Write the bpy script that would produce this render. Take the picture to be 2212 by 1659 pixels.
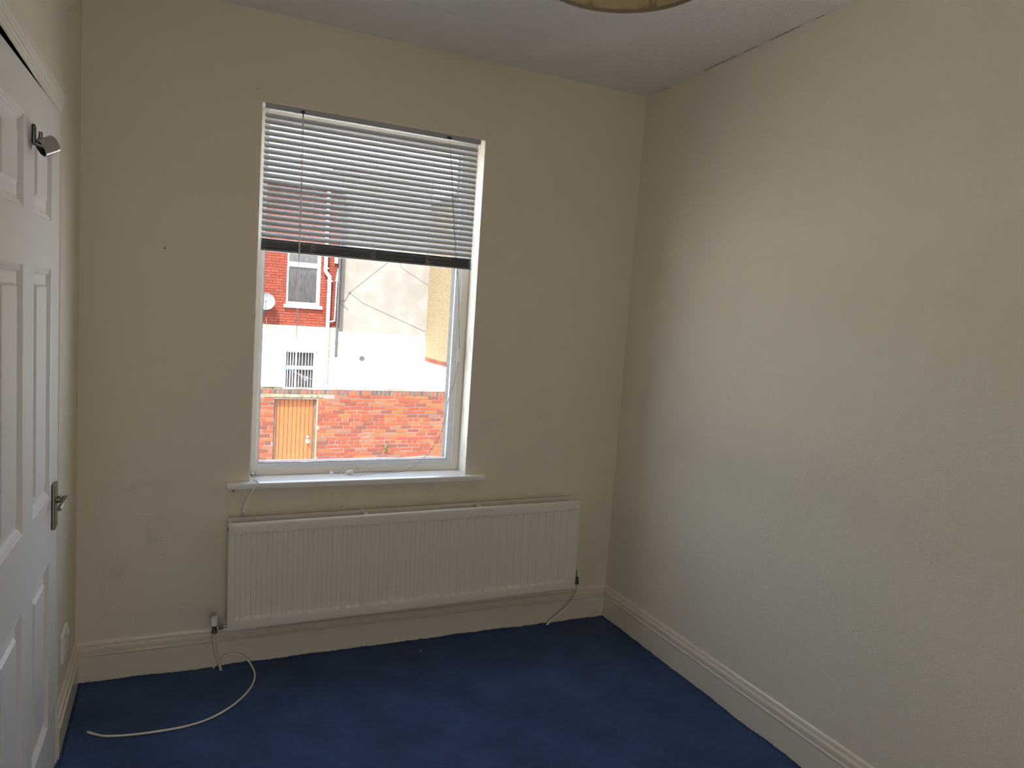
import bpy, bmesh, math, random
from mathutils import Vector, Matrix, noise
random.seed(7)
for o in list(bpy.data.objects): bpy.data.objects.remove(o, do_unlink=True)
C = bpy.context.scene.collection
R = math.radians

# ---------------------------------------------------------------- camera
cam = bpy.data.objects.new('camera', bpy.data.cameras.new('camera')); C.objects.link(cam)
yaw, pit, rol, FPX = -0.4356, -0.0945, 0.0675, 1569.95
ca, sa, cb, sb = math.cos(yaw), math.sin(yaw), math.cos(pit), math.sin(pit)
fw = Vector((-sa*cb, ca*cb, sb)); r0 = Vector((ca, sa, 0)); u0 = r0.cross(fw)
rv = r0*math.cos(rol) + u0*math.sin(rol); uv = -r0*math.sin(rol) + u0*math.cos(rol)
M = Matrix((rv, uv, -fw)).transposed().to_4x4(); M.translation = Vector((-2.0132, -3.0366, 1.493))
cam.matrix_world = M
cam.data.sensor_fit = 'HORIZONTAL'; cam.data.sensor_width = 36; cam.data.lens = 36*FPX/2212
cam.data.clip_start = .02; cam.data.clip_end = 400
bpy.context.scene.camera = cam

# ---------------------------------------------------------------- sky, sun, exposure
w = bpy.data.worlds.new('sky'); bpy.context.scene.world = w; w.use_nodes = True
nt = w.node_tree; bg = nt.nodes['Background']
sky = nt.nodes.new('ShaderNodeTexSky'); sky.sky_type = 'NISHITA'; sky.sun_disc = False
sky.sun_elevation = R(56); sky.sun_rotation = R(213); sky.air_density = 1.0; sky.dust_density = 2.0
hs = nt.nodes.new('ShaderNodeHueSaturation'); hs.inputs['Saturation'].default_value = .5; nt.links.new(sky.outputs[0], hs.inputs['Color']); nt.links.new(hs.outputs[0], bg.inputs[0]); bg.inputs[1].default_value = 1.22
sun = bpy.data.objects.new('sun', bpy.data.lights.new('sun', 'SUN')); C.objects.link(sun)
sun.data.energy = 22; sun.data.angle = R(.6); sun.data.color = (1, .95, .88)
SD = Vector((.65, 1, -1.8)).normalized()
sun.rotation_euler = SD.to_track_quat('-Z', 'Y').to_euler()
vs = bpy.context.scene.view_settings
vs.view_transform = 'Standard'; vs.look = 'None'; vs.gamma = 1; vs.use_curve_mapping = False
vs.exposure = 0.0
fl_ = bpy.data.objects.new('hallway_light', bpy.data.lights.new('hallway_light', 'AREA')); C.objects.link(fl_)
fl_.data.shape = 'RECTANGLE'; fl_.data.size = .95; fl_.data.size_y = 2.0; fl_.data.energy = 15; fl_.data.color = (1, .94, .82)
fl_.location = (-1.75, -4.66, 1.03); fl_.rotation_euler = (R(90), 0, R(180))   # added fill in a made-up rear doorway, brightens the room
fl_.rotation_euler = Vector((0, 1, 0)).to_track_quat('-Z', 'Z').to_euler()
bpy.context.scene.cycles.max_bounces = 14
bpy.context.scene.cycles.caustics_reflective = False
bpy.context.scene.cycles.diffuse_bounces = 8
bpy.context.scene.cycles.transparent_max_bounces = 16

# ---------------------------------------------------------------- materials
def s2l(c): return tuple((x/255/12.92 if x/255 <= .04045 else ((x/255+.055)/1.055)**2.4) for x in c)
class NM:
    def __init__(s, name, col=(.5,.5,.5), rough=.6, metal=0, spec=.5):
        s.m = bpy.data.materials.new(name); s.m.use_nodes = True; s.t = s.m.node_tree
        s.b = s.t.nodes['Principled BSDF']
        s.b.inputs['Base Color'].default_value = (*col, 1); s.b.inputs['Roughness'].default_value = rough
        s.b.inputs['Metallic'].default_value = metal; s.b.inputs['Specular IOR Level'].default_value = spec
    def n(s, t, **k):
        x = s.t.nodes.new('ShaderNode'+t)
        for a, v in k.items():
            if a.startswith('i_'): x.inputs[a[2:].replace('_', ' ')].default_value = v
            else: setattr(x, a, v)
        return x
    def l(s, a, b): s.t.links.new(a, b); return s
    def obj(s, scale=None):
        tc = s.n('TexCoord')
        if not scale: return tc.outputs['Object']
        mp = s.n('Mapping'); mp.inputs['Scale'].default_value = scale; s.l(tc.outputs['Object'], mp.inputs['Vector'])
        return mp.outputs[0]
    def noise(s, v, scale, detail=4, rough=.5):
        x = s.n('TexNoise'); x.inputs['Scale'].default_value = scale; x.inputs['Detail'].default_value = detail
        x.inputs['Roughness'].default_value = rough; s.l(v, x.inputs['Vector']); return x.outputs['Fac']
    def ramp(s, fac, stops):
        x = s.n('ValToRGB'); e = x.color_ramp.elements
        while len(e) < len(stops): e.new(.5)
        for i, (p, c) in enumerate(stops): e[i].position = p; e[i].color = (*c, 1)
        s.l(fac, x.inputs[0]); return x.outputs[0]
    def math(s, op, a, b=None):
        x = s.n('Math', operation=op)
        for i, v in enumerate((a, b)):
            if v is None: continue
            if isinstance(v, (int, float)): x.inputs[i].default_value = v
            else: s.l(v, x.inputs[i])
        return x.outputs[0]
    def bump(s, h, strength=.3, dist=.002, prev=None):
        x = s.n('Bump'); x.inputs['Strength'].default_value = strength; x.inputs['Distance'].default_value = dist
        s.l(h, x.inputs['Height'])
        if prev: s.l(prev, x.inputs['Normal'])
        s.l(x.outputs[0], s.b.inputs['Normal']); return x.outputs[0]
    def col(s, c): s.l(c, s.b.inputs['Base Color']); return s
def flat(name, col, rough=.6, metal=0, spec=.5): return NM(name, col, rough, metal, spec).m

WALL = (.80, .735, .615)
def wall_mat(name, fans, grain, col=WALL):
    m = NM(name, col, .62, spec=.3); v = m.obj()
    c = m.ramp(m.noise(v, 1.3, 3), [(.3, tuple(x*.965 for x in col)), (.7, col)]); m.col(c)
    h = m.noise(v, 150, 4, .6); p = m.bump(h, .75*grain, .003)
    g = m.noise(m.obj((90, 90, 22)), 1, 4); gm = m.noise(v, 3.2, 3)
    gmask = m.ramp(gm, [(.42, (0, 0, 0)), (.68, (1, 1, 1))])
    p = m.bump(m.math('MULTIPLY', g, gmask), .9*grain, .004, p)
    if fans:
        vo = m.n('TexVoronoi'); vo.inputs['Scale'].default_value = 5.6; vo.inputs['Randomness'].default_value = 1
        m.l(v, vo.inputs['Vector'])
        sub = m.n('VectorMath', operation='SUBTRACT')
        sc = m.n('VectorMath', operation='SCALE'); sc.inputs['Scale'].default_value = 1.0
        m.l(vo.outputs['Position'], sc.inputs[0])
        m.l(v, sub.inputs[0]); m.l(sc.outputs[0], sub.inputs[1])
        sp = m.n('SeparateXYZ'); m.l(sub.outputs[0], sp.inputs[0])
        vr = m.n('SeparateXYZ'); m.l(vo.outputs['Color'], vr.inputs[0])
        ang = m.math('ARCTAN2', sp.outputs[2], sp.outputs[0])
        a2 = m.math('ADD', m.math('MULTIPLY', ang, 40), m.math('MULTIPLY', m.noise(v, 22, 3), 22))
        st = m.math('SINE', a2)
        half = m.ramp(m.math('SINE', m.math('ADD', ang, m.math('MULTIPLY', vr.outputs[0], 6.28))), [(.0, (0, 0, 0)), (.55, (1, 1, 1))])
        rad = m.ramp(vo.outputs['Distance'], [(.14, (0, 0, 0)), (.34, (1, 1, 1)), (.75, (1, 1, 1)), (.9, (0, 0, 0))])
        mk = m.math('MULTIPLY', half, rad)
        nzm = m.ramp(m.noise(v, 4, 2), [(.40, (0, 0, 0)), (.58, (1, 1, 1))])
        spz = m.n('SeparateXYZ'); m.l(v, spz.inputs[0])
        zr = m.n('MapRange'); zr.inputs[1].default_value = 1.35; zr.inputs[2].default_value = .75
        m.l(spz.outputs[2], zr.inputs[0])
        m.bump(m.math('MULTIPLY', m.math('MULTIPLY', st, m.math('MULTIPLY', mk, nzm)), zr.outputs[0]), .5, .0012, p)
    return m.m
MAT = {}
MAT['wall'] = wall_mat('painted_plaster', True, .5)
MAT['wall_r'] = wall_mat('painted_lining', False, 1.0)
MAT['wall_l'] = wall_mat('painted_plaster_left', True, .8)
m = NM('ceiling_paint', (.89, .88, .865), .8, spec=.2); v = m.obj(); m.bump(m.noise(v, 75, 4, .6), 1.0, .012); MAT['ceiling'] = m.m
m = NM('navy_carpet', (.03, .055, .14), .6, spec=.45); m.b.inputs['Specular Tint'].default_value = (.35, .6, 1, 1); v = m.obj()
n1 = m.noise(v, 5, 3); n2 = m.noise(v, 420, 2); n3 = m.noise(v, 45, 3)
mix = m.math('ADD', m.math('MULTIPLY', n1, .45), m.math('ADD', m.math('MULTIPLY', n2, .35), m.math('MULTIPLY', n3, .2)))
m.col(m.ramp(mix, [(.34, (.022, .042, .106)), (.66, (.055, .108, .270))]))
m.bump(m.math('ADD', n2, n3), .8, .004); m.b.inputs['Sheen Weight'].default_value = .12; m.b.inputs['Sheen Roughness'].default_value = .4
m.b.inputs['Sheen Tint'].default_value = (.3, .45, .8, 1)
MAT['carpet'] = m.m
m = NM('baseboard_gloss', (.78, .72, .62), .24, spec=.6); m.bump(m.noise(m.obj(), 26, 3), .12, .004); MAT['base'] = m.m
m = NM('trim_paint', (.80, .755, .67), .4); m.bump(m.noise(m.obj(), 40, 3), .15, .002); MAT['trim'] = m.m
m = NM('reveal_paint', (.86, .82, .74), .5); v = m.obj((30, 30, 9))
m.col(m.ramp(m.noise(v, 1.6, 5), [(.33, (.62, .58, .5)), (.42, (.86, .82, .74))])); m.bump(m.noise(m.obj((60, 60, 14)), 1, 5), .5, .004); MAT['reveal'] = m.m
m = NM('sill_gloss', (.84, .83, .80), .22); m.bump(m.noise(m.obj(), 12, 2), .08, .003); MAT['sill'] = m.m
m = NM('door_white', (.82, .80, .79), .42); v = m.obj((16, 16, 1.4))
wv = m.n('TexWave'); wv.wave_type = 'BANDS'; wv.bands_direction = 'Y'; wv.inputs['Scale'].default_value = 1.6; wv.inputs['Distortion'].default_value = 9
wv.inputs['Detail'].default_value = 3; m.l(v, wv.inputs['Vector']); m.bump(wv.outputs['Fac'], .16, .0012); MAT['door'] = m.m
MAT['gap'] = flat('dark_gap', (.02, .018, .015), .9)
MAT['rad'] = flat('radiator_enamel', (.80, .755, .68), .3)
MAT['white_pl'] = flat('white_plastic', (.82, .82, .80), .35)
MAT['pvc'] = flat('white_pvc_frame', (.85, .86, .87), .25)
MAT['pipe_w'] = flat('painted_pipe', (.78, .74, .67), .4)
MAT['cable'] = flat('cream_cable', (.80, .755, .66), .45)
MAT['brass'] = flat('satin_nickel', (.30, .27, .22), .36, 1)
MAT['steel'] = flat('brushed_steel', (.47, .45, .43), .3, 1)
MAT['dsteel'] = flat('dark_steel', (.2, .2, .2), .35, 1)
MAT['chrome'] = flat('chrome', (.6, .6, .62), .15, 1)
MAT['brasschrome'] = flat('tarnished_brass', (.35, .33, .28), .3, 1)
m = NM('blind_slat', (.54, .56, .58), .28, spec=.7); MAT['slat'] = m.m
MAT['rail'] = flat('blind_rail', (.40, .41, .43), .4)
MAT['cord'] = flat('blind_cord', (.75, .75, .76), .6)
MAT['dcord'] = flat('grey_cord', (.46, .45, .44), .6)
MAT['black'] = flat('black_plastic', (.02, .02, .025), .4)
# clear acrylic wand
m = NM('clear_acrylic', (.9, .85, .84), .08); mx = m.n('MixShader'); tr = m.n('BsdfTransparent'); tr.inputs[0].default_value = (.92, .88, .88, 1)
mx.inputs[0].default_value = .42; m.l(tr.outputs[0], mx.inputs[1]); m.l(m.b.outputs[0], mx.inputs[2]); m.l(mx.outputs[0], m.t.nodes['Material Output'].inputs[0]); MAT['acrylic'] = m.m
# window glass, thin pane
m = NM('window_glass'); mx = m.n('MixShader'); tr = m.n('BsdfTransparent'); tr.inputs[0].default_value = (.97, .985, .98, 1)
gl = m.n('BsdfGlossy'); gl.inputs['Roughness'].default_value = .01; fr = m.n('Fresnel'); fr.inputs[0].default_value = 1.45
m.l(fr.outputs[0], mx.inputs[0]); m.l(tr.outputs[0], mx.inputs[1]); m.l(gl.outputs[0], mx.inputs[2]); m.l(mx.outputs[0], m.t.nodes['Material Output'].inputs[0]); MAT['glass'] = m.m
# lamp shade
m = NM('tan_fabric', (.50, .40, .24), .85, spec=.1); v = m.obj()
sp_ = m.n('SeparateXYZ'); m.l(v, sp_.inputs[0])
mr_ = m.n('MapRange'); mr_.inputs[1].default_value = -.425; mr_.inputs[2].default_value = -.385; mr_.inputs[3].default_value = .16; mr_.inputs[4].default_value = 0; m.l(sp_.outputs[2], mr_.inputs[0])   # damp stains gather near the rim
m.col(m.ramp(m.math('SUBTRACT', m.noise(v, 22, 6, .6), mr_.outputs[0]), [(.24, (.25, .19, .10)), (.40, (.47, .385, .24)), (.7, (.53, .44, .28))])); m.bump(m.noise(v, 300, 2), .3, .001); MAT['shade'] = m.m
MAT['shade_trim'] = flat('tan_trim', (.24, .19, .13), .7)
# brick
def brick_mat(name, stops, soot=0.0, rough=.9):
    m = NM(name, (.5, .2, .1), rough, spec=.15)
    oi = m.n('ObjectInfo'); ge = m.n('NewGeometry')
    r = m.math('FRACT', m.math('ADD', oi.outputs['Random'], ge.outputs['Random Per Island']))
    v = m.n('TexCoord').outputs['Object']
    gp = ge.outputs['Position']
    n = m.noise(gp, 28, 4, .6)
    r2 = m.math('ADD', r, m.math('MULTIPLY', m.math('SUBTRACT', n, .5), .35))
    c = m.ramp(r2, stops)
    n3 = m.ramp(m.noise(gp, 70, 3, .7), [(.30, (.62, .58, .56)), (.45, (1, 1, 1))])
    mm = m.n('MixRGB', blend_type='MULTIPLY'); mm.inputs[0].default_value = .5 + soot; m.l(c, mm.inputs[1]); m.l(n3, mm.inputs[2])
    m.col(mm.outputs[0]); m.bump(m.noise(gp, 60, 4, .7), .6, .01); return m.m
MAT['brick'] = brick_mat('weathered_red_brick', [(.0, (0.0697, 0.0295, 0.0230)), (.2, (0.0943, 0.0279, 0.0180)), (.45, (0.1189, 0.0295, 0.0180)), (.7, (0.1353, 0.0369, 0.0189)), (.86, (0.1476, 0.0525, 0.0213)), (1, (0.0820, 0.0476, 0.0385))])
MAT['brick_edge'] = brick_mat('sooty_edge_brick', [(.0, (0.0451, 0.0353, 0.0312)), (.35, (0.0574, 0.0435, 0.0369)), (.5, (0.1107, 0.0344, 0.0221)), (.8, (0.1189, 0.0508, 0.0279)), (1, (0.0615, 0.0492, 0.0451))], .2)
MAT['brick_h'] = brick_mat('smooth_red_brick', [(.0, (0.1025, 0.0230, 0.0148)), (.4, (0.1189, 0.0262, 0.0164)), (.8, (0.1271, 0.0312, 0.0197)), (1, (0.1066, 0.0271, 0.0180))], -.2)
m = NM('lime_mortar', (0.4510, 0.4100, 0.3772), .95, spec=.1); v = m.n('NewGeometry').outputs['Position']
m.col(m.ramp(m.noise(v, 3, 4), [(.35, (0.0820, 0.0681, 0.0615)), (.6, (0.1271, 0.1050, 0.0984))])); m.bump(m.noise(v, 90, 3), .5, .01); MAT['mortar'] = m.m
MAT['mortar_h'] = flat('dark_mortar', (0.0697, 0.0279, 0.0213), .95)
m = NM('sandstone', (0.4920, 0.4346, 0.3116), .9, spec=.1); v = m.obj(); m.col(m.ramp(m.noise(v, 14, 5, .7), [(.35, (0.0615, 0.0533, 0.0369)), (.5, (0.1312, 0.1148, 0.0738)), (.7, (0.1640, 0.1476, 0.1066))])); m.bump(m.noise(v, 30, 4), .8, .02); MAT['stone'] = m.m
m = NM('cream_render', (.86, .82, .70), .85, spec=.15); v = m.obj(); m.col(m.ramp(m.noise(v, 1.4, 4), [(.3, (.26, .235, .165)), (.6, (.30, .28, .225))])); m.bump(m.noise(v, 30, 3), .4, .02); MAT['cream'] = m.m
m = NM('white_render', (.85, .85, .83), .85, spec=.15); v = m.obj(); m.bump(m.noise(v, 20, 3), .4, .02); MAT['whitewall'] = m.m
m = NM('grey_render', (0.5412, 0.5002, 0.4510), .9, spec=.1); v = m.obj(); m.col(m.ramp(m.noise(v, 1.7, 6, .65), [(.3, (0.122, 0.111, 0.100)), (.5, (0.137, 0.127, 0.115)), (.58, (.152, .144, .133)), (.68, (0.142, 0.133, 0.123))])); MAT['greyrender'] = m.m
m = NM('pebble_dash', (0.4920, 0.3936, 0.2296), .95, spec=.1); v = m.obj(); vo = m.n('TexVoronoi'); vo.inputs['Scale'].default_value = 55; m.l(v, vo.inputs['Vector'])
m.col(m.ramp(vo.outputs['Distance'], [(.18, (0.27, 0.225, 0.145)), (.45, (0.225, 0.178, 0.103)), (.62, (0.08, 0.062, 0.042))])); m.bump(m.math('SUBTRACT', 1.0, vo.outputs['Distance']), .8, .03); MAT['pebble'] = m.m
m = NM('roughcast_grey', (.3, .3, .3), .95, spec=.1); v = m.obj(); m.col(m.ramp(m.noise(v, 120, 4, .7), [(.35, (.17, .17, .165)), (.6, (.27, .27, .26))])); m.bump(m.noise(v, 120, 4), .8, .006); MAT['roughcast'] = m.m
m = NM('weathered_sill_stone', (.62, .56, .52), .9, spec=.15); v = m.obj()
m.col(m.ramp(m.noise(m.obj((14, 40, 40)), 1, 6, .7), [(.34, (.34, .30, .27)), (.46, (.62, .50, .46)), (.64, (.82, .76, .70))])); m.bump(m.noise(v, 60, 5, .7), .9, .01); MAT['extsill'] = m.m
m = NM('concrete', (.42, .40, .37), .95); v = m.obj(); m.col(m.ramp(m.noise(v, 2, 5), [(.3, (.62, .60, .56)), (.7, (.78, .76, .72))])); MAT['ground'] = m.m
m = NM('orange_stained_pine', (0.6970, 0.2706, 0.0410), .5); v = m.obj((28, 28, 2.5)); m.col(m.ramp(m.noise(v, 1.2, 5, .6), [(.3, (0.0917, 0.0237, 0.0053)), (.42, (0.1481, 0.0448, 0.0078)), (.7, (0.1657, 0.0549, 0.0105))])); MAT['pine'] = m.m
m = NM('worn_timber_post', (0.2952, 0.1804, 0.1148), .85); v = m.obj((40, 40, 3)); m.col(m.ramp(m.noise(v, 1.5, 5, .7), [(.35, (0.0410, 0.0230, 0.0164)), (.55, (0.0820, 0.0508, 0.0344)), (.75, (0.1312, 0.0984, 0.0738))])); MAT['post'] = m.m
MAT['peach'] = flat('peach_painted_timber', (0.1558, 0.0943, 0.0574), .7)
m = NM('dark_pane', (.10, .115, .125), .12, spec=.6); v = m.obj((30, 30, 5)); m.col(m.ramp(m.noise(v, 1, 5, .7), [(.35, (.018, .021, .023)), (.7, (.045, .048, .048))])); MAT['pane'] = m.m
MAT['slate'] = flat('roof_slate', (.16, .16, .18), .7)
MAT['castiron'] = flat('black_cast_iron', (.025, .03, .033), .55)
MAT['dish'] = flat('dish_grey', (.065, .072, .087), .6)
MAT['leaf'] = flat('weed_green', (.08, .10, .025), .8)
MAT['wire'] = flat('grey_wire', (.07, .062, .055), .7)
MAT['pvc_out'] = flat('white_upvc_outdoors', (.34, .34, .35), .4)
MAT['outer'] = flat('outer_brick_mass', (.4, .22, .16), .95)
PEG = [flat('peg_'+n, c, .5) for n, c in (('teal', (.02, .14, .16)), ('pink', (.22, .06, .11)), ('blue', (.03, .09, .22)), ('white', (.4, .4, .4)), ('lilac', (.17, .13, .22)))]

# ---------------------------------------------------------------- mesh helpers
class MB:
    def __init__(s): s.v = []; s.f = []
    def add(s, vs, fs):
        n = len(s.v); s.v += [Vector(p) for p in vs]; s.f += [[i+n for i in f] for f in fs]; return s
    def box(s, x0, x1, y0, y1, z0, z1):
        return s.add([(x0,y0,z0),(x1,y0,z0),(x1,y1,z0),(x0,y1,z0),(x0,y0,z1),(x1,y0,z1),(x1,y1,z1),(x0,y1,z1)],
                     [(0,3,2,1),(4,5,6,7),(0,1,5,4),(1,2,6,5),(2,3,7,6),(3,0,4,7)])
    def tube(s, pts, r, seg=10, cap=True):
        pts = [Vector(p) for p in pts]; rs = r if isinstance(r, (list, tuple)) else [r]*len(pts)
        n0 = len(s.v); up = None
        for i, p in enumerate(pts):
            t = (pts[min(i+1, len(pts)-1)] - pts[max(i-1, 0)]).normalized()
            if up is None:
                up = Vector((0,0,1)) if abs(t.z) < .9 else Vector((1,0,0))
            a = (up - t*up.dot(t)); a = a.normalized() if a.length > 1e-6 else t.orthogonal().normalized(); up = a; b = t.cross(a)
            for k in range(seg):
                an = 2*math.pi*k/seg; s.v.append(p + (a*math.cos(an)+b*math.sin(an))*rs[i])
        for i in range(len(pts)-1):
            for k in range(seg):
                k2 = (k+1) % seg; A = n0+i*seg
                s.f.append([A+k, A+k2, A+seg+k2, A+seg+k])
        if cap:
            s.f.append([n0+k for k in range(seg)][::-1]); s.f.append([n0+(len(pts)-1)*seg+k for k in range(seg)])
        return s
    def cyl(s, a, b, r, seg=16, cap=True): return s.tube([a, b], r, seg, cap)
    def prism(s, prof, axis, a, b, shift=None):
        # prof: closed list of 2-tuples; extruded along axis from a to b
        n = len(prof)
        def mk(p, t):
            if axis == 'x': return (t, p[0], p[1])
            if axis == 'y': return (p[0], t, p[1])
            return (p[0], p[1], t)
        return s.add([mk(p, a) for p in prof]+[mk(p, b) for p in prof],
                     [[i, (i+1) % n, n+(i+1) % n, n+i] for i in range(n)] + [list(range(n))[::-1], list(range(n, 2*n))])
    def lathe(s, c, ax, prof, seg=32):
        # prof list (r, h) along axis vector ax from centre c
        ax = Vector(ax).normalized(); a = ax.orthogonal().normalized(); b = ax.cross(a); c = Vector(c); n0 = len(s.v)
        for r, h in prof:
            for k in range(seg):
                an = 2*math.pi*k/seg; s.v.append(c+ax*h+(a*math.cos(an)+b*math.sin(an))*r)
        for i in range(len(prof)-1):
            for k in range(seg):
                k2 = (k+1) % seg; A = n0+i*seg; s.f.append([A+k, A+k2, A+seg+k2, A+seg+k])
        return s
def wpos(o):
    p = Vector((0,0,0))
    while o: p += o.location; o = o.parent
    return p
def obj(name, mb, mat, parent=None, smooth=False, bevel=0, kind=None, fix=True, org=None):
    off = wpos(parent) if parent else Vector((0,0,0))
    if org is not None: off = Vector(org)
    me = bpy.data.meshes.new(name); me.from_pydata([tuple(p-off) for p in mb.v], [], mb.f); me.update()
    if fix:
        bm = bmesh.new(); bm.from_mesh(me); bmesh.ops.recalc_face_normals(bm, faces=bm.faces); bm.to_mesh(me); bm.free()
    if isinstance(mat, str): mat = MAT[mat]
    me.materials.append(mat)
    o = bpy.data.objects.new(name, me); C.objects.link(o)
    if parent: o.parent = parent
    if org is not None: o.location = Vector(org) - (wpos(parent) if parent else Vector((0,0,0)))
    if smooth:
        for p in me.polygons: p.use_smooth = True
        if smooth != 'all':
            me.set_sharp_from_angle(angle=R(40))
    if bevel:
        b = o.modifiers.new('bevel', 'BEVEL'); b.width = bevel; b.segments = 2; b.limit_method = 'ANGLE'; b.angle_limit = R(40)
    if kind: o['kind'] = kind
    return o
def thing(name, label, cat, loc=(0,0,0), group=None):
    o = bpy.data.objects.new(name, None); o.empty_display_size = .1; C.objects.link(o); o.location = loc
    o['label'] = label; o['category'] = cat
    if group: o['group'] = group
    return o
def tag(o, label, cat, group=None):
    o['label'] = label; o['category'] = cat
    if group: o['group'] = group
    return o
def frame_boxes(x0, x1, z0, z1, hx0, hx1, hz0, hz1, y0, y1):
    mb = MB(); mb.box(x0, hx0, y0, y1, z0, z1); mb.box(hx1, x1, y0, y1, z0, z1)
    mb.box(hx0, hx1, y0, y1, hz1, z1)
    if hz0 > z0: mb.box(hx0, hx1, y0, y1, z0, hz0)
    return mb
def spline(pts, n=8):
    P = [Vector(p) for p in pts]; out = []
    for i in range(len(P)-1):
        a = P[max(i-1, 0)]; b = P[i]; c = P[i+1]; d = P[min(i+2, len(P)-1)]
        for k in range(n):
            t = k/n; out.append(.5*((2*b)+(c-a)*t+(2*a-5*b+4*c-d)*t*t+(3*b-a-3*c+d)*t**3))
    out.append(P[-1]); return out

# ---------------------------------------------------------------- room shell
XL, H, YR = -2.3348, 2.575, -4.60
WX0, WX1, WZ0, WZ1 = -1.734, -.805, .757, 2.243
# back wall with window hole (front face at y=0)
wb = obj('wall_back', frame_boxes(XL-.02, .012, -.1, 2.75, WX0, WX1, WZ0-.03, WZ1, 0, .12), 'wall', kind='structure')
wr = obj('wall_right', MB().add([(0,YR-.1,-.1),(.12,YR-.1,-.1),(.12,.12,-.1),(0,.12,-.1),(.0098,YR-.1,2.8),(.12,YR-.1,2.8),(.12,.12,2.8),(.0098,.12,2.8)],
     [(0,3,2,1),(4,5,6,7),(0,1,5,4),(1,2,6,5),(2,3,7,6),(3,0,4,7)]), 'wall_r', kind='structure')
DY0, DY1, DZ = -.530, -1.375, 1.986
mb = MB(); mb.box(XL-.12, XL, DY0, .12, -.1, 2.75); mb.box(XL-.12, XL, YR-.1, DY1, -.1, 2.75); mb.box(XL-.12, XL, DY1, DY0, DZ, 2.75)
wl = obj('wall_left', mb, 'wall_l', kind='structure')
obj('wall_rear', frame_boxes(XL-.12, .12, -.1, 2.8, -2.25, -1.25, 0, 2.06, YR-.12, YR), 'wall', kind='structure')  # rear opening added for the unseen fill light
zc = lambda y: H+.028*(-y)
mb = MB().add([(XL-.1,YR-.1,zc(YR-.1)),(.1,YR-.1,zc(YR-.1)),(.1,.1,zc(.1)),(XL-.1,.1,zc(.1)),(XL-.1,YR-.1,2.85),(.1,YR-.1,2.85),(.1,.1,2.85),(XL-.1,.1,2.85)],
              [(0,3,2,1),(4,5,6,7),(0,1,5,4),(1,2,6,5),(2,3,7,6),(3,0,4,7)])
ceil = obj('ceiling', mb, 'ceiling', kind='structure')
zs = zc(-.372)
obj('paper_seam', MB().add([(-1.6,-.373,zs-.0002),(0,-.375,zs-.0002),(0,-.3735,zs-.0009),(-1.6,-.3718,zs-.0009)], [(0,1,2,3)]), flat('seam', (.70,.69,.67), .9), ceil)
# dried, cracked joints between ceiling and right wall
mb = MB()
for y0, y1 in ((-.42,-.62), (-.66,-.74), (-.80,-.95), (-1.02,-1.06), (-.1,-.18), (-1.2,-1.3)):
    
    for k in range(6):
        ya = y0+(y1-y0)*k/6; yb_c = y0+(y1-y0)*(k+.9)/6; jz = random.uniform(-.0006, .0006); zz = zc((ya+yb_c)/2)
        mb.box(.0078, .0092, yb_c, ya, zz-.0026+jz, zz-.0014+jz)
obj('paper_crack', mb, flat('crack_brown', (.10,.08,.06), .9), wr, kind='stuff')

# carpet: displaced grid, ragged rucked edge where it meets the baseboards
mb = MB(); nx, ny = 190, 260
def edge_up(x, y):
    d = min(-x-.012, -y-.012, x-XL-.012)
    e = max(0, 1-d/.022)
    n = noise.noise(Vector((x*5.5+3, y*5.5, 1)))*.010 + noise.noise(Vector((x*28, y*28, 4)))*.0034 + noise.noise(Vector((x*120, y*120, 9)))*.003
    return e*(n+.002)
xs = sorted(set([XL+.004+.004*i for i in range(9)] + [XL+.04+(-XL-.08)*i/nx for i in range(nx+1)] + [-.004-.004*i for i in range(9)]))
ys = sorted(set([-.004-.004*i for i in range(9)] + [-.04+(YR+.04)*i/ny for i in range(ny+1)]))
for y in ys:
    for x in xs: mb.v.append(Vector((x, y, edge_up(x, y)+noise.noise(Vector((x*3, y*3, 0)))*.0022-.001)))
W_ = len(xs)
mb.f = [[j*W_+i, j*W_+i+1, (j+1)*W_+i+1, (j+1)*W_+i] for j in range(len(ys)-1) for i in range(W_-1)]
fl = obj('floor', mb, 'carpet', kind='structure', smooth='all', fix=False)
# tufts along the cut edge (stuff)
mb = MB()
for i in range(5200):
    k = random.random()
    if k < .45: x = random.uniform(XL+.01, -.01); y = -.013-random.random()*.008
    elif k < .85: y = -random.random()**1.3*2.0-.01; x = -.014-random.random()*.008
    else: y = -random.random()*.6; x = XL+.014+random.random()*.008
    e = edge_up(x, y); h = random.uniform(.002, .0055); a = random.random()*6.28; r = .0011
    p = Vector((x, y, e-.001)); q = p+Vector((random.gauss(0,.0016), random.gauss(0,.0016), h))
    mb.add([p+Vector((r*math.cos(a), r*math.sin(a), 0)), p-Vector((r*math.cos(a), r*math.sin(a), 0)), p+Vector((-r*math.sin(a), r*math.cos(a), 0)), q], [(0,1,3),(1,2,3),(2,0,3)])
obj('carpet_tufts', mb, 'carpet', fl, kind='stuff', fix=False)

for i, (x, y, a) in enumerate(((-2.285,-.07,1.1),(-2.30,-.19,1.3),(-2.295,-.30,.5),(-2.305,-.43,1.2),(-2.30,-.12,.9))):
    obj('loose_thread', MB().tube(spline([(x,y,.004),(x+.012*math.cos(a),y+.02*math.sin(a),.012),(x+.03*math.cos(a),y+.05*math.sin(a),.006)], 5), .0005, 4), flat('thread', (.25,.25,.24), .8), fl)
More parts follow.
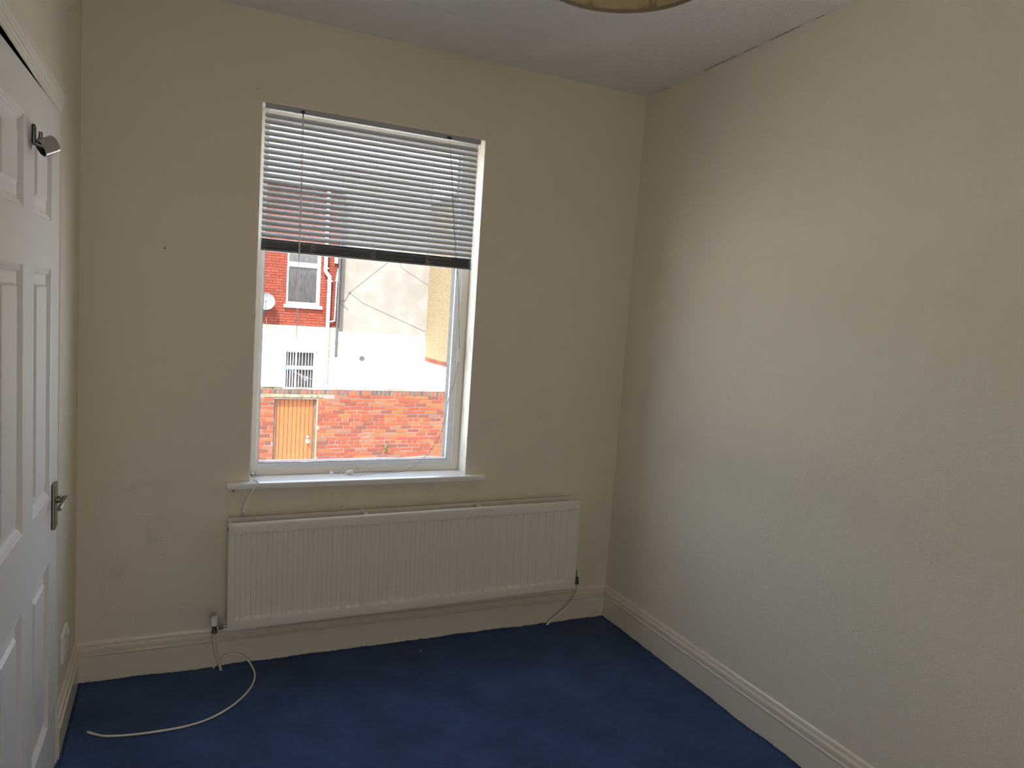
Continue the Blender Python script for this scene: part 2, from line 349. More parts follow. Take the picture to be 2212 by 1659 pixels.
# baseboards
PROF = [(0, -.02), (.0135, -.02), (.0135, .101), (.0165, .104), (.0175, .1085), (.0150, .1105), (.0060, .1125), (.0062, .1140), (.0110, .1165), (.0135, .123), (.0140, .129), (.0130, .1355), (.0095, .1385), (.0025, .1402), (.0058, .1425), (.0060, .151), (.0035, .157), (0, .160)]
def board_y(name, x, sgn, y0, y1):
    mb = MB().prism([(x+sgn*t, z) for t, z in PROF], 'y', y0, y1); return obj(name, mb, 'base', smooth=True, kind='structure')
board_y('baseboard_right', 0, -1, YR, 0)
obj('baseboard_back', MB().prism([(-t, z) for t, z in PROF], 'x', XL, 0), 'base', smooth=True, kind='structure')
board_y('baseboard_left', XL, 1, DY0+.022, 0)
bl2 = board_y('baseboard_left.001', XL, 1, YR, -1.44)

# ---------------------------------------------------------------- door in the left wall
door = bpy.data.objects.new('door_1', None); C.objects.link(door); door.location = (XL, -.533, 0); door['kind'] = 'structure'
DX = lambda y: -2.3168+.0229*y
cols = [(-.889, -.651), (-1.253, -1.004)]; rows = [(1.662, 1.878), (.888, 1.536), (.19, .697)]
y0d, y1d = -1.371, -.533
def yb(mb, ya, yb_, za, zb, t0=-.035, t1=0):
    mb.add([(DX(ya)+t0,ya,za),(DX(ya)+t1,ya,za),(DX(yb_)+t1,yb_,za),(DX(yb_)+t0,yb_,za),(DX(ya)+t0,ya,zb),(DX(ya)+t1,ya,zb),(DX(yb_)+t1,yb_,zb),(DX(yb_)+t0,yb_,zb)],
           [(0,3,2,1),(4,5,6,7),(0,1,5,4),(1,2,6,5),(2,3,7,6),(3,0,4,7)])
mb = MB(); yb(mb, y0d, cols[1][0], .006, 1.981); yb(mb, cols[1][1], cols[0][0], .006, 1.981); yb(mb, cols[0][1], y1d, .006, 1.981)
for c0, c1 in cols:
    for z0, z1 in ((.006, .19), (.697, .888), (1.536, 1.662), (1.878, 1.981)): yb(mb, c0, c1, z0, z1)
leaf = obj('door_leaf', mb, 'door', door)
PP = [(0,0),(.003,-.0012),(.005,-.0042),(.0085,-.0030),(.012,-.0068),(.0155,-.0056),(.020,-.0108),(.026,-.0115),(.046,-.0100),(.0535,-.0030),(.07,-.0030)]
for c0, c1 in cols:
    for z0, z1 in rows:
        mb = MB()
        for d, h in PP:
            for (y, z) in ((c0+d, z0+d), (c1-d, z0+d), (c1-d, z1-d), (c0+d, z1-d)): mb.v.append(Vector((DX(y)+h, y, z)))
        for i in range(len(PP)-1):
            for k in range(4): k2 = (k+1) % 4; mb.f.append([i*4+k, i*4+k2, i*4+4+k2, i*4+4+k])
        n = len(PP)*4; mb.f.append([n-4, n-3, n-2, n-1])
        obj('panel', mb, 'door', leaf, fix=False)
# lever handle on a long plate
hd = obj('door_handle', MB().box(DX(-.6), DX(-.6)+.009, -.628, -.580, .782, .918), 'brass', door, bevel=.003)
XH = DX(-.6)
obj('lever', MB().tube(spline([(XH+.008,-.6,.866),(XH+.022,-.6,.868),(XH+.031,-.602,.871),(XH+.033,-.618,.871),(XH+.030,-.655,.868),(XH+.026,-.690,.861)], 5), [.0105]*6+[.0075]*8+[.0062]*12, 12), 'brass', hd, smooth=True)
obj('plate_screw', MB().cyl((XH+.008,-.604,.905),(XH+.0105,-.604,.905),.004,10).cyl((XH+.008,-.604,.796),(XH+.0105,-.604,.796),.004,10), 'chrome', hd)
# frame: lining + architrave
mb = MB(); mb.box(XL-.12, XL-.002, DY0, DY0+.012, 0, DZ); mb.box(XL-.12, XL-.002, DY1-.012, DY1, 0, DZ); mb.box(XL-.12, XL-.002, DY1, DY0, DZ, DZ+.012)
mb.box(XL-.075, XL-.055, DY1, DY0, DZ-.014, DZ)
obj('door_lining', mb, 'trim', door)
AP = [(0,0),(.010,0),(.013,.004),(.013,.009),(.016,.013),(.016,.022),(.019,.027),(.019,.031),(.022,.036),(.022,.058),(.018,.062),(0,.062)]
t1 = obj('trim_1', MB().prism([(XL-.004, DY0+.002), (XL+.006, DY0+.002), (XL+.009, DY0+.005), (XL+.009, DY0+.012), (XL+.005, DY0+.020), (XL-.004, DY0+.022)], 'z', 0, DZ+.003), 'trim', kind='structure')
t2 = obj('trim_2', MB().prism([(XL+t*.62, DZ-.0035+d*.95) for t, d in AP], 'y', DY1-.065, DY0+.014), 'trim', kind='structure')
t3 = obj('trim_3', MB().prism([(XL+t, DY1-.003-d) for t, d in AP], 'z', 0, DZ+.003), 'trim', kind='structure')

# coat hook on the door
hk = thing('coat_hook', 'satin metal coat hook with a big cylindrical peg, screwed to the white door', 'hook', (DX(-.92), -.92, 1.85))
hx = DX(-.92)
obj('back_plate', MB().tube([(hx+.003,-.920,1.870),(hx+.004,-.920,1.862),(hx+.004,-.920,1.830),(hx+.003,-.920,1.824)], [.0035,.005,.005,.0035], 12), 'dsteel', hk, smooth=True)
obj('upper_prong', MB().tube(spline([(hx+.004,-.920,1.828),(hx+.012,-.921,1.829),(hx+.0175,-.924,1.842),(hx+.019,-.926,1.854)], 6), [.004]*14+[.0042]*4+[.003], 10), 'dsteel', hk, smooth=True)
ax = Vector((.76, .42, .50)).normalized(); nc = Vector((hx+.0185, -.926, 1.8145))
obj('peg', MB().lathe(nc, ax, [(.0190,.0345),(.0190,0),(.0208,0),(.0208,.035),(.0195,.0365),(0,.0367)], 40), 'steel', hk, smooth=True)
obj('peg_stem', MB().tube([(hx+.003,-.92,1.826), nc+ax*.012, nc+ax*.034], .005, 10), 'dsteel', hk, smooth=True)

# switched socket low on the left wall
sk = thing('wall_socket', 'white plastic electrical socket on the left wall above the baseboard', 'socket', (XL, -.345, .31))
obj('face_plate', MB().box(XL, XL+.0105, -.404, -.287, .268, .361), 'white_pl', sk, bevel=.002)
obj('switch', MB().box(XL+.0105, XL+.015, -.312, -.300, .330, .350), 'white_pl', sk, bevel=.001)
for y, z, a, b in ((-.345,.335,.006,.010), (-.356,.305,.008,.004), (-.334,.305,.008,.004)): obj('pin_hole', MB().box(XL+.0104, XL+.0108, y-a/2, y+a/2, z-b/2, z+b/2), 'gap', sk)

# ---------------------------------------------------------------- window
win = bpy.data.objects.new('window_1', None); C.objects.link(win); win.location = (-1.27, .1, .757); win['kind'] = 'structure'
# plastered reveals (rounded arris) of the opening
mb = MB(); t = .0015
mb.box(WX0-.003, WX0+t, -.001, .0945, WZ0, WZ1); mb.box(WX1-t, WX1+.003, -.001, .0945, WZ0, WZ1); mb.box(WX0, WX1, -.001, .0945, WZ1-t, WZ1+.003)
obj('reveal', mb, 'reveal', win, bevel=.001)
FX0, FX1, FZ0, FZ1 = WX0+.03, -.8425, .786, WZ1-.035
mb = frame_boxes(WX0+t, WX1-t, WZ0, WZ1-t, FX0, FX1, FZ0, FZ1, .094, .140)
obj('timber_frame', mb, 'trim', win, bevel=.002)
a0, a1, b0, b1 = FX0, FX1, FZ0, FZ1
for i, (wd, yy) in enumerate(((.006, .100), (.006, .104), (.006, .1085))):
    mb = frame_boxes(a0, a1, b0, b1, a0+wd*(.55), a1-wd, b0+wd, b1-wd, yy, .138)
    obj('glazing_bead', mb, 'pvc', win, bevel=.0012)
    a0 += wd*.55; a1 -= wd; b0 += wd; b1 -= wd
mb = frame_boxes(a0-.001, a1+.001, b0-.001, b1+.001, a0+.0018, a1-.0018, b0+.0018, b1-.0018, .1125, .1165)
obj('rubber_seal', mb, flat('seal', (.08,.085,.09), .7), win)
obj('glass_pane', MB().add([(a0-.001,.1145,b0-.001),(a1+.001,.1145,b0-.001),(a1+.001,.1145,b1+.001),(a0-.001,.1145,b1+.001)], [(0,1,2,3)]), 'glass', win, fix=False)
cl = obj('cord_cleat', MB().box(-.838,-.831,.088,.094,1.262,1.325).tube([(-.8345,.090,1.325),(-.8345,.080,1.318),(-.8345,.078,1.30)], .003, 8).tube([(-.8345,.090,1.262),(-.8345,.080,1.269),(-.8345,.078,1.287)], .003, 8), 'white_pl', win, smooth=True)
# inner sill board with rounded nose
mb = MB().prism([(-.0,.757),(-.039,.757),(-.0418,.7562),(-.0435,.754),(-.0440,.750),(-.0440,.739),(-.0425,.7350),(-.039,.7335),(0,.7335)], 'x', -1.820, -.724)
mb.box(WX0, WX1, 0, .1, .7335, .757)
sill = obj('window_sill', mb, 'sill', win, smooth=True)
obj('sill_bracket', MB().add([(-1.795,-.001,.7335),(-1.789,-.001,.7335),(-1.789,-.02,.7335),(-1.795,-.02,.7335),(-1.797,-.001,.716),(-1.793,-.001,.716),(-1.793,-.008,.718),(-1.797,-.008,.718)],
    [(0,1,2,3),(4,5,6,7),(0,1,5,4),(1,2,6,5),(2,3,7,6),(3,0,4,7)]), 'dsteel', win)
# outside: stone sill and roughcast reveals
mb = MB(); nxs = 60
for i in range(nxs+1):
    x = -1.72+.90*i/nxs; nz = lambda k: noise.noise(Vector((x*9, k*3, 2)))*.004
    for k, (y, z) in enumerate(((.118,.805),(.14,.806),(.175,.803),(.212,.798),(.228,.785),(.228,.73))): mb.v.append(Vector((x, y+nz(k+5)*.5, z+nz(k))))
mb.f = [[i*6+k, i*6+k+1, (i+1)*6+k+1, (i+1)*6+k] for i in range(nxs) for k in range(5)]
obj('stone_sill', mb, 'extsill', win, smooth='all')
mb = MB(); mb.box(-.848, -.80, .141, .218, .79, 2.26)
obj('outer_reveal', mb, 'roughcast', win)
obj('outer_reveal', MB().box(-1.76, -1.709, .141, .218, .79, 2.26), 'roughcast', win)
# unseen outer shell of this house, added to keep daylight to the window alone
mb = frame_boxes(-7, 6, -2.3, 3.0, -1.74, -.82, .73, 2.25, .121, .22)
mb.box(-7, 6, -8, .22, 3.0, 3.15); mb.box(-7.1, -7, -8, .22, -2.3, 3.0); mb.box(6, 6.1, -8, .22, -2.3, 3.0); mb.box(-7, 6, -8.1, -8, -2.3, 3.0)
obj('wall_unseen_shell', mb, 'outer', kind='structure')

# ---------------------------------------------------------------- venetian blind
BL = thing('venetian_blind', 'grey aluminium venetian blind half raised in the window, lower slats bunched', 'blind', (-1.27, .018, 2.24))
bx0, bx1 = -1.7205, -.8285
obj('head_rail', MB().box(bx0-.001, bx1+.001, -.001, .026, 2.2215, 2.2415), 'rail', BL, bevel=.0008)
def slat_mesh(tilt):
    mb = MB(); n = 6; wd = .025; L0, L1 = bx0, bx1-.006
    for side, xx in ((0, L0), (1, L0+.0035), (1, L1-.0035), (0, L1)):
        for i in range(n+1):
            s = (i/n-.5)*wd*(1 if side else .66); cz = .0026*(1-(2*s/wd)**2)
            y = s*math.cos(tilt) - cz*math.sin(tilt); z = s*math.sin(tilt)+cz*math.cos(tilt)
            mb.v.append(Vector((xx, y, z)))
    mb.f = [[j*(n+1)+i, j*(n+1)+i+1, (j+1)*(n+1)+i+1, (j+1)*(n+1)+i] for j in range(3) for i in range(n)]
    return mb
ycb = .017
def mk_slat(tilt):
    mb = slat_mesh(tilt); me = bpy.data.meshes.new('slat'); me.from_pydata([tuple(p) for p in mb.v], [], mb.f)
    for p in me.polygons: p.use_smooth = True
    me.materials.append(MAT['slat']); return me
tl = R(59)
sm = mk_slat(tl); sm0 = mk_slat(R(4)); sm1 = mk_slat(R(-3))
def put_slat(me, z, y=ycb, rx=0, ry=0):
    o = bpy.data.objects.new('slat', me); C.objects.link(o); o.parent = BL; o.location = Vector((0, y, z))-BL.location
    cx = (bx0+bx1)/2; o.rotation_euler = (rx, ry, 0); o.location += Vector((0, 0, math.sin(ry)*cx)); return o
NS = 21; zt, zb = 2.1995, 1.7435
for i in range(NS):
    put_slat(sm, zt+(zb-zt)*i/(NS-1), rx=random.gauss(0, .012), ry=random.gauss(0, .0006))
z = 1.7255
for i in range(25):
    put_slat(sm0 if i % 2 else sm1, z, ycb+random.gauss(0, .0008), 0, random.gauss(0, .0004)+.0012*(1-i/25)); z -= .00168
obj('bottom_rail', MB().box(bx0, bx1-.006, ycb-.012, ycb+.012, 1.679, 1.6845), 'rail', BL, bevel=.001)
for x in (-1.525, -1.277, -1.036):
    mb = MB()
    for yy in (ycb-.0125, ycb+.0125):
        pts = [(x+.0012*math.sin(i*1.3+yy*300), yy-.0012, 2.222-(2.222-1.728)*i/110) for i in range(111)]
        mb.tube(pts, .0006, 5)
    for i in range(NS):
        zz = zt+(zb-zt)*i/(NS-1); mb.tube([(x-.001, ycb-.011, zz-.010), (x+.001, ycb+.011, zz+.008)], .0004, 4)
    obj('ladder_cord', mb, 'cord', BL)
    rr = random.Random(int(-x*1000)); mb = MB()
    for k in range(4):
        p = [(x+rr.uniform(-.014, .014), ycb-.0135-rr.random()*.003, 1.728-.05*j/9+rr.gauss(0, .003)) for j in range(10)]
        mb.tube(spline(p, 5), .00055, 4)
    obj('cord_tangle', mb, 'dcord', BL)
obj('lift_lock', MB().box(-.984,-.964,-.006,-.001,2.2215,2.2315), 'black', BL, bevel=.001)
obj('wand_holder', MB().box(-1.589,-1.575,-.006,-.001,2.222,2.2325).tube([(-1.582,-.005,2.225),(-1.582,-.009,2.215),(-1.582,-.009,2.205)], .0022, 8), 'black', BL)
obj('tilt_wand', MB().tube([(-1.582,-.009,2.21),(-1.579,-.010,2.0),(-1.5745,-.011,1.342)], [.0034,.0034,.0037], 6), 'acrylic', BL, smooth=False)
pc = [(-.974,-.004,2.222),(-.955,-.003,2.08),(-.928,.004,1.86),(-.897,.02,1.69),(-.872,.045,1.56),(-.850,.070,1.40),(-.8405,.079,1.29),(-.858,.068,1.18),(-.888,.055,1.09),(-.910,.05,.95),(-.958,.052,.858),(-1.010,.055,.800),(-1.05,.060,.772),(-1.10,.066,.7595),(-1.185,.060,.7590),(-1.296,.028,.7590),(-1.325,.030,.760),(-1.318,.042,.761)]
pc2 = [(-.974,-.004,2.222),(-.953,-.003,2.08),(-.926,.004,1.86),(-.895,.02,1.69),(-.870,.045,1.56),(-.848,.070,1.40),(-.8385,.079,1.29),(-.856,.068,1.18),(-.886,.055,1.09),(-.914,.048,.95),(-.968,.050,.850),(-1.024,.055,.795),(-1.07,.066,.768),(-1.12,.074,.7592),(-1.20,.068,.7590),(-1.30,.05,.7590),(-1.34,.048,.760),(-1.36,.075,.772),(-1.33,.084,.792),(-1.29,.086,.790),(-1.27,.075,.772)]
obj('pull_cord', MB().tube(spline(pc, 6), .0009, 6).tube(spline(pc2, 6), .0009, 6).tube(spline([(-1.36,.06,.760),(-1.38,.055,.764),(-1.397,.050,.770)], 4), .0009, 6), 'dcord', BL)
obj('cord_tassel', MB().lathe((-1.335,.062,.767), (1,.15,0), [(0,0),(.005,.001),(.0075,.008),(.009,.022),(.008,.030),(0,.031)], 16), 'white_pl', BL, smooth=True)
obj('cord_tassel', MB().lathe((-1.403,.045,.7655), (.6,.7,.3), [(0,0),(.006,.001),(.0078,.006),(.0075,.011),(.003,.014),(0,.0142)], 16), 'white_pl', BL, smooth=True)

# ---------------------------------------------------------------- radiator
RC = Vector((-1.032, -.1, .41))
RD = thing('radiator', 'long white ribbed double panel radiator on the wall under the window', 'radiator', RC)
rx0, rx1, rz0, rz1 = -1.812, -.252, .196, .628
mb = MB(); pitch = .0393; depth = .010
fx = []
n_fl = 38; off = rx0+.024
def prof(u):  # 1 = recessed
    u = u % 1
    def sm(t): t = max(0, min(1, t)); return t*t*(3-2*t)
    return sm((u-.02)/.06)*(1-sm((u-.50)/.09))
xs = [rx0, rx0+.002, rx0+.012, rx0+.016] + [off+pitch*(i/16) for i in range(int(n_fl*16)+1)] + [rx1-.016, rx1-.012, rx1-.002, rx1]
xs = sorted(xs)
zs_ = [rz0, rz0+.0025, rz0+.006, rz0+.018, rz0+.030, rz0+.040, rz0+.047, rz0+.052, rz0+.060, rz0+.12] + [rz0+.12+(rz1-.07-rz0-.12)*k/6 for k in range(1, 6)] + [rz1-.060, rz1-.047, rz1-.0435, rz1-.040, rz1-.030, rz1-.016, rz1-.006, rz1-.0025, rz1]
def hh(x, z):
    ex = min(x-rx0, rx1-x); ez = min(z-rz0, rz1-z)
    e = max(0, 1-min(ex, ez)/.005); base = -.006*e*e
    if ex < .014: base -= .003
    if off <= x <= off+pitch*n_fl:
        zi = min(1, max(0, (z-(rz0+.040))/.010)) * min(1, max(0, ((rz1-.040)-z)/.0035))
        base -= (.0025 + .0075*prof((x-off)/pitch))*zi
    elif ex >= .014: base -= .0025*min(1, max(0, (z-(rz0+.040))/.006))*min(1, max(0, ((rz1-.040)-z)/.0035))
    return base
for z_ in zs_:
    for x in xs: mb.v.append(Vector((x, -.1235-hh(x, z_), z_)))
W_ = len(xs); mb.f = [[j*W_+i, j*W_+i+1, (j+1)*W_+i+1, (j+1)*W_+i] for j in range(len(zs_)-1) for i in range(W_-1)]
mb.box(rx0+.0004, rx1-.0004, -.1088, -.104, rz0+.0004, rz1-.0004)
mb.box(rx0+.0002, rx0+.003, -.1178, -.1088, rz0+.0002, rz1-.0002); mb.box(rx1-.003, rx1-.0002, -.1178, -.1088, rz0+.0002, rz1-.0002)
mb.box(rx0+.003, rx1-.003, -.1178, -.1088, rz0+.0002, rz0+.003); mb.box(rx0+.003, rx1-.003, -.1178, -.1088, rz1-.003, rz1-.0002)
obj('front_panel', mb, 'rad', RD, smooth=True)
mb = MB().box(rx0+.002, rx1+.004, -.046, -.034, rz0+.002, rz1+.001)
obj('back_panel', mb, 'rad', RD, bevel=.002)
mb = MB()
for i in range(int(n_fl)): x = off+pitch*(i+.75); mb.box(x-.008, x+.008, -.052, -.046, rz0+.03, rz1-.03)
mb2 = MB()
pts = []
for i in range(n_fl*2):
    x = off+pitch*i/2; pts += [(x, -.100 if i % 2 else -.058)]
n = len(pts)
for (x, y) in pts: mb2.v += [Vector((x, y, rz0+.03)), Vector((x, y, rz1-.055))]
mb2.f = [[2*i, 2*i+1, 2*i+3, 2*i+2] for i in range(n-1)]
obj('convector_fin', mb2, 'rad', RD, fix=False)
for x in (-1.272, -.757):
    obj('bracket', MB().box(x-.009, x+.009, -.108, -.020, rz1-.0035, rz1-.001).box(x-.009, x+.009, -.0335, -.002, rz1-.06, rz1-.001), 'rad', RD, bevel=.0008)
for x, nm in ((rx0+.012, 0), (rx1-.010, 0)):
    for zz in (rz0+.022, rz1-.022): obj('connector', MB().cyl((x, -.11, zz), (x, -.04, zz), .012, 12), 'rad', RD, smooth=True)
obj('bleed_valve', MB().cyl((rx0-.006,-.105,rz1-.024),(rx0+.004,-.105,rz1-.024),.006,8), 'brasschrome', RD)
# valves with pipes into the floor
vz = .212
va = obj('valve', MB().cyl((-1.857,-.09,.192),(-1.857,-.09,.222),.0095,14).cyl((-1.857,-.09,.207),(rx0+.004,-.09,.209),.0062,12).cyl((-1.842,-.09,.2082),(-1.826,-.09,.2085),.0135,6).cyl((-1.857,-.09,.186),(-1.857,-.09,.196),.0125,6), 'brasschrome', RD, smooth=True)
obj('valve_cap', MB().lathe((-1.857,-.09,.218), (0,0,1), [(0,0),(.0125,0),(.0128,.030),(.0118,.0335),(0,.034)], 20), 'white_pl', va, smooth=True)
obj('pipe', MB().tube(spline([(-1.857,-.09,.188),(-1.856,-.086,.15),(-1.851,-.078,.11),(-1.843,-.066,.065),(-1.831,-.052,.02),(-1.826,-.048,-.01)], 5), .0055, 12), 'pipe_w', RD, smooth=True)
va2 = obj('valve', MB().cyl((-.226,-.09,.214),(-.226,-.09,.240),.008,14).cyl((-.226,-.09,.226),(rx1-.004,-.09,.226),.006,12).cyl((-.226,-.09,.206),(-.226,-.09,.222),.0115,6), MAT['dsteel'], RD, smooth=True)
obj('valve_cap', MB().tube([(-.228,-.082,.240),(-.230,-.08,.262),(-.226,-.08,.275)], [.008,.007,.003], 10), 'dsteel', va2, smooth=True)
obj('pipe', MB().tube(spline([(-.226,-.088,.212),(-.217,-.075,.165),(-.224,-.062,.115),(-.250,-.050,.075),(-.292,-.042,.038),(-.325,-.034,.012),(-.350,-.028,-.022)], 5), .0052, 12), 'pipe_w', RD, smooth=True)
# the radiator hangs slightly out of level
RD.rotation_euler = (0, -.0125, 0)

# ---------------------------------------------------------------- loose cables
cb_ = spline([(-1.852,-.024,-.002),(-1.842,-.022,.010),(-1.828,-.022,.026),(-1.806,-.022,.0433),(-1.7746,-.024,.0477),(-1.743,-.030,.0382),(-1.7185,-.045,.0191),(-1.706,-.078,.0062),(-1.702,-.130,.0042),(-1.711,-.190,.0042),(-1.734,-.250,.0042),(-1.769,-.308,.0042),(-1.816,-.362,.0042),(-1.880,-.410,.0042),(-1.955,-.434,.0042),(-2.040,-.438,.0042),(-2.125,-.432,.0042),(-2.195,-.417,.0045),(-2.230,-.398,.006),(-2.256,-.378,.0085)], 8)
tag(obj('cable', MB().tube(cb_, .0038, 10), 'cable', smooth=True), 'cream cable looping off the baseboard and curling across the blue carpet', 'cable')
ck = thing('aerial_cable', 'white aerial cable hanging over the window sill edge above the radiator', 'cable', (-1.72, 0, .757))
obj('sheath', MB().tube(spline([(-1.7325,.086,.790),(-1.731,.07,.770),(-1.727,.04,.7605),(-1.712,.005,.7605),(-1.7045,-.030,.7610),(-1.708,-.046,.752),(-1.722,-.052,.735),(-1.740,-.054,.705),(-1.752,-.056,.675),(-1.757,-.058,.655)], 6), .0028, 10), 'white_pl', ck, smooth=True)
obj('plug', MB().tube([(-1.757,-.058,.657),(-1.7575,-.058,.652),(-1.758,-.059,.650),(-1.7605,-.060,.641),(-1.7605,-.060,.640),(-1.765,-.061,.627)], [.003,.0042,.0038,.0038,.0030,.0030], 12), 'chrome', ck, smooth=True)
fx_ = obj('metal_fixing', MB().lathe((-1.724,.078,.766), (.5,-.5,.4), [(0,0),(.005,0),(.006,.004),(.003,.006),(.003,.013),(0,.013)], 8).lathe((-1.712,.072,.763), (1,.2,.1), [(0,0),(.0045,0),(.0045,.009),(.002,.010),(.002,.017),(0,.017)], 8).lathe((-1.728,.066,.762), (0,-.3,1), [(0,-.004),(.004,-.004),(.004,.006),(0,.006)], 6), 'chrome', smooth=True)
tag(fx_, 'little pile of silver metal fixings in the left corner of the window sill', 'fixing')
tag(obj('lint_speck', MB().lathe((-1.016,-.1325,.003), (.3,.2,1), [(0,0),(.003,.001),(.0035,.003),(.001,.005),(0,.0052)], 8), 'white_pl', smooth='all'), 'tiny white speck of lint on the blue carpet in front of the radiator', 'lint')
nl = obj('nail', MB().tube([(-2.060,.002,1.662),(-2.060,-.010,1.657),(-2.060,-.019,1.652)], [.0012,.0012,.0012], 8).cyl((-2.060,-.019,1.652),(-2.060,-.0205,1.6515),.003,10), 'dsteel')
tag(nl, 'dark nail sticking out of the back wall left of the window', 'nail')
for x, z in ((-1.752,2.289),(-1.7475,2.288),(-.796,2.274),(-.7975,2.269)): obj('screw_hole', MB().cyl((x,-.0006,z),(x,.001,z),.0013,8), 'gap', wb)
for x, z in ((-1.750,2.288),(-.7975,2.2695)): obj('hole_rim', MB().lathe((x,-.0002,z), (0,-1,0), [(.0026,0),(.0042,.0008),(.0055,.0002)], 12), 'wall', wb)
obj('screw_hole', MB().cyl((XL+.0006,-.33,2.33),(XL-.001,-.33,2.33),.003,8), 'gap', wl)

# ---------------------------------------------------------------- ceiling lamp
LC = Vector((-1.200, -1.697, 2.2)); LZ = zc(-1.697)
LP = thing('pendant_lamp', 'tan fabric drum lampshade hanging from the ceiling, stained near its rim', 'lamp', (LC.x, LC.y, LZ))
rr = .187
obj('lamp_shade', MB().lathe(LC, (0,0,1), [(rr,0),(rr,.20),(rr-.0012,.20),(rr-.0012,0),(rr,0)], 72), 'shade', LP, smooth=True)
obj('rim', MB().lathe(LC, (0,0,1), [(rr+.0012,-.002),(rr+.0012,.006),(rr-.0025,.006),(rr-.0025,-.002),(rr+.0012,-.002)], 72), 'shade_trim', LP, smooth=True)
obj('rim', MB().lathe(LC, (0,0,1), [(rr+.001,.194),(rr+.001,.202),(rr-.002,.202),(rr-.002,.194),(rr+.001,.194)], 72), 'shade_trim', LP, smooth=True)
mb = MB()
for k in range(3):
    a = k*2.094+.4; mb.tube([(LC.x+math.cos(a)*rr, LC.y+math.sin(a)*rr, LC.z+.195), (LC.x+math.cos(a)*.02, LC.y+math.sin(a)*.02, LC.z+.17)], .0012, 6)
mb.lathe(LC+Vector((0,0,.17)), (0,0,1), [(.018,-.002),(.021,-.002),(.021,.002),(.018,.002),(.018,-.002)], 20)
obj('shade_ring', mb, 'dsteel', LP)
obj('seam', MB().box(LC.x+.1525, LC.x+.1545, LC.y+.1045, LC.y+.1065, LC.z+.004, LC.z+.196), 'shade_trim', LP)
obj('flex', MB().cyl(LC+Vector((0,0,.2)), (LC.x, LC.y, LZ-.02), .003, 8), 'white_pl', LP)
obj('bulb_holder', MB().lathe(LC+Vector((0,0,.13)), (0,0,1), [(0,0),(.017,0),(.018,.04),(.012,.06),(.005,.075),(0,.075)], 20), 'white_pl', LP, smooth=True)
obj('bulb', MB().lathe(LC+Vector((0,0,.03)), (0,0,1), [(0,0),(.012,.002),(.024,.014),(.029,.032),(.026,.052),(.015,.08),(.012,.1),(0,.1)], 24), flat('frosted_bulb', (.8,.8,.78), .3), LP, smooth='all')
obj('ceiling_rose', MB().lathe((LC.x, LC.y, LZ), (0,0,-1), [(0,.03),(.02,.029),(.04,.018),(.045,0)], 28), 'white_pl', LP, smooth='all')

# ================================================================ outside
gz = -2.3
obj('ground', MB().box(-30, 40, .2, 60, gz-.3, gz), 'ground', kind='structure')

# ---- brick helpers
def brick_mesh(L, Hh, D, seed):
    rd = random.Random(seed); mb = MB().box(-L/2, L/2, -D/2, D/2, -Hh/2, Hh/2)
    for p in mb.v: p.x += rd.uniform(-.003, .003); p.z += rd.uniform(-.002, .002); p.y += rd.uniform(-.002, .002)
    me = bpy.data.meshes.new('brick'); me.from_pydata([tuple(p) for p in mb.v], [], mb.f)
    bm = bmesh.new(); bm.from_mesh(me)
    bmesh.ops.bevel(bm, geom=[e for e in bm.edges if all((v.co.y < 0) for v in e.verts)], offset=.004, segments=1, affect='EDGES')
    bm.to_mesh(me); bm.free(); return me
class Bricks:
    def __init__(s, parent, mat, face_y, limit, seen):
        s.p = parent; s.mat = MAT[mat]; s.y = face_y; s.limit = limit; s.seen = seen; s.n = 0; s.cache = {}; s.rest = []
    def put(s, x0, x1, z0, z1, mat=None):
        s.rest.append((x0, x1, z0, z1, mat or s.mat))
    def build(s):
        cx, cz = s.seen
        s.rest.sort(key=lambda b: (abs((b[0]+b[1])/2-cx)/2.0)**2*1.0 + (abs((b[2]+b[3])/2-cz))**2*1.9)
        one, more = s.rest[:s.limit], s.rest[s.limit:]
        off = wpos(s.p)
        for x0, x1, z0, z1, mt in one:
            L, Hh = round(x1-x0, 2), round(z1-z0, 3); k = (L, Hh, random.randrange(3), mt.name)
            if k not in s.cache:
                me = brick_mesh(L, Hh, .05, hash(k[:3]) & 0xffff); me.materials.append(mt); s.cache[k] = me
            o = bpy.data.objects.new('brick', s.cache[k]); C.objects.link(o); o.parent = s.p
            o.location = Vector(((x0+x1)/2, s.y+.025+random.uniform(-.004, .001), (z0+z1)/2+random.uniform(-.0015, .0015)))-off
            o.rotation_euler = (0, random.gauss(0, .006), random.gauss(0, .008))
        mats = []
        mb = {}
        for x0, x1, z0, z1, mt in more:
            b = mb.setdefault(mt.name, MB()); d = random.uniform(-.004, .003); b.box(x0, x1, s.y+d, s.y+.05, z0, z1)
        for k, b in mb.items():
            obj('distant_bricks', b, bpy.data.materials[k], s.p, kind='stuff')

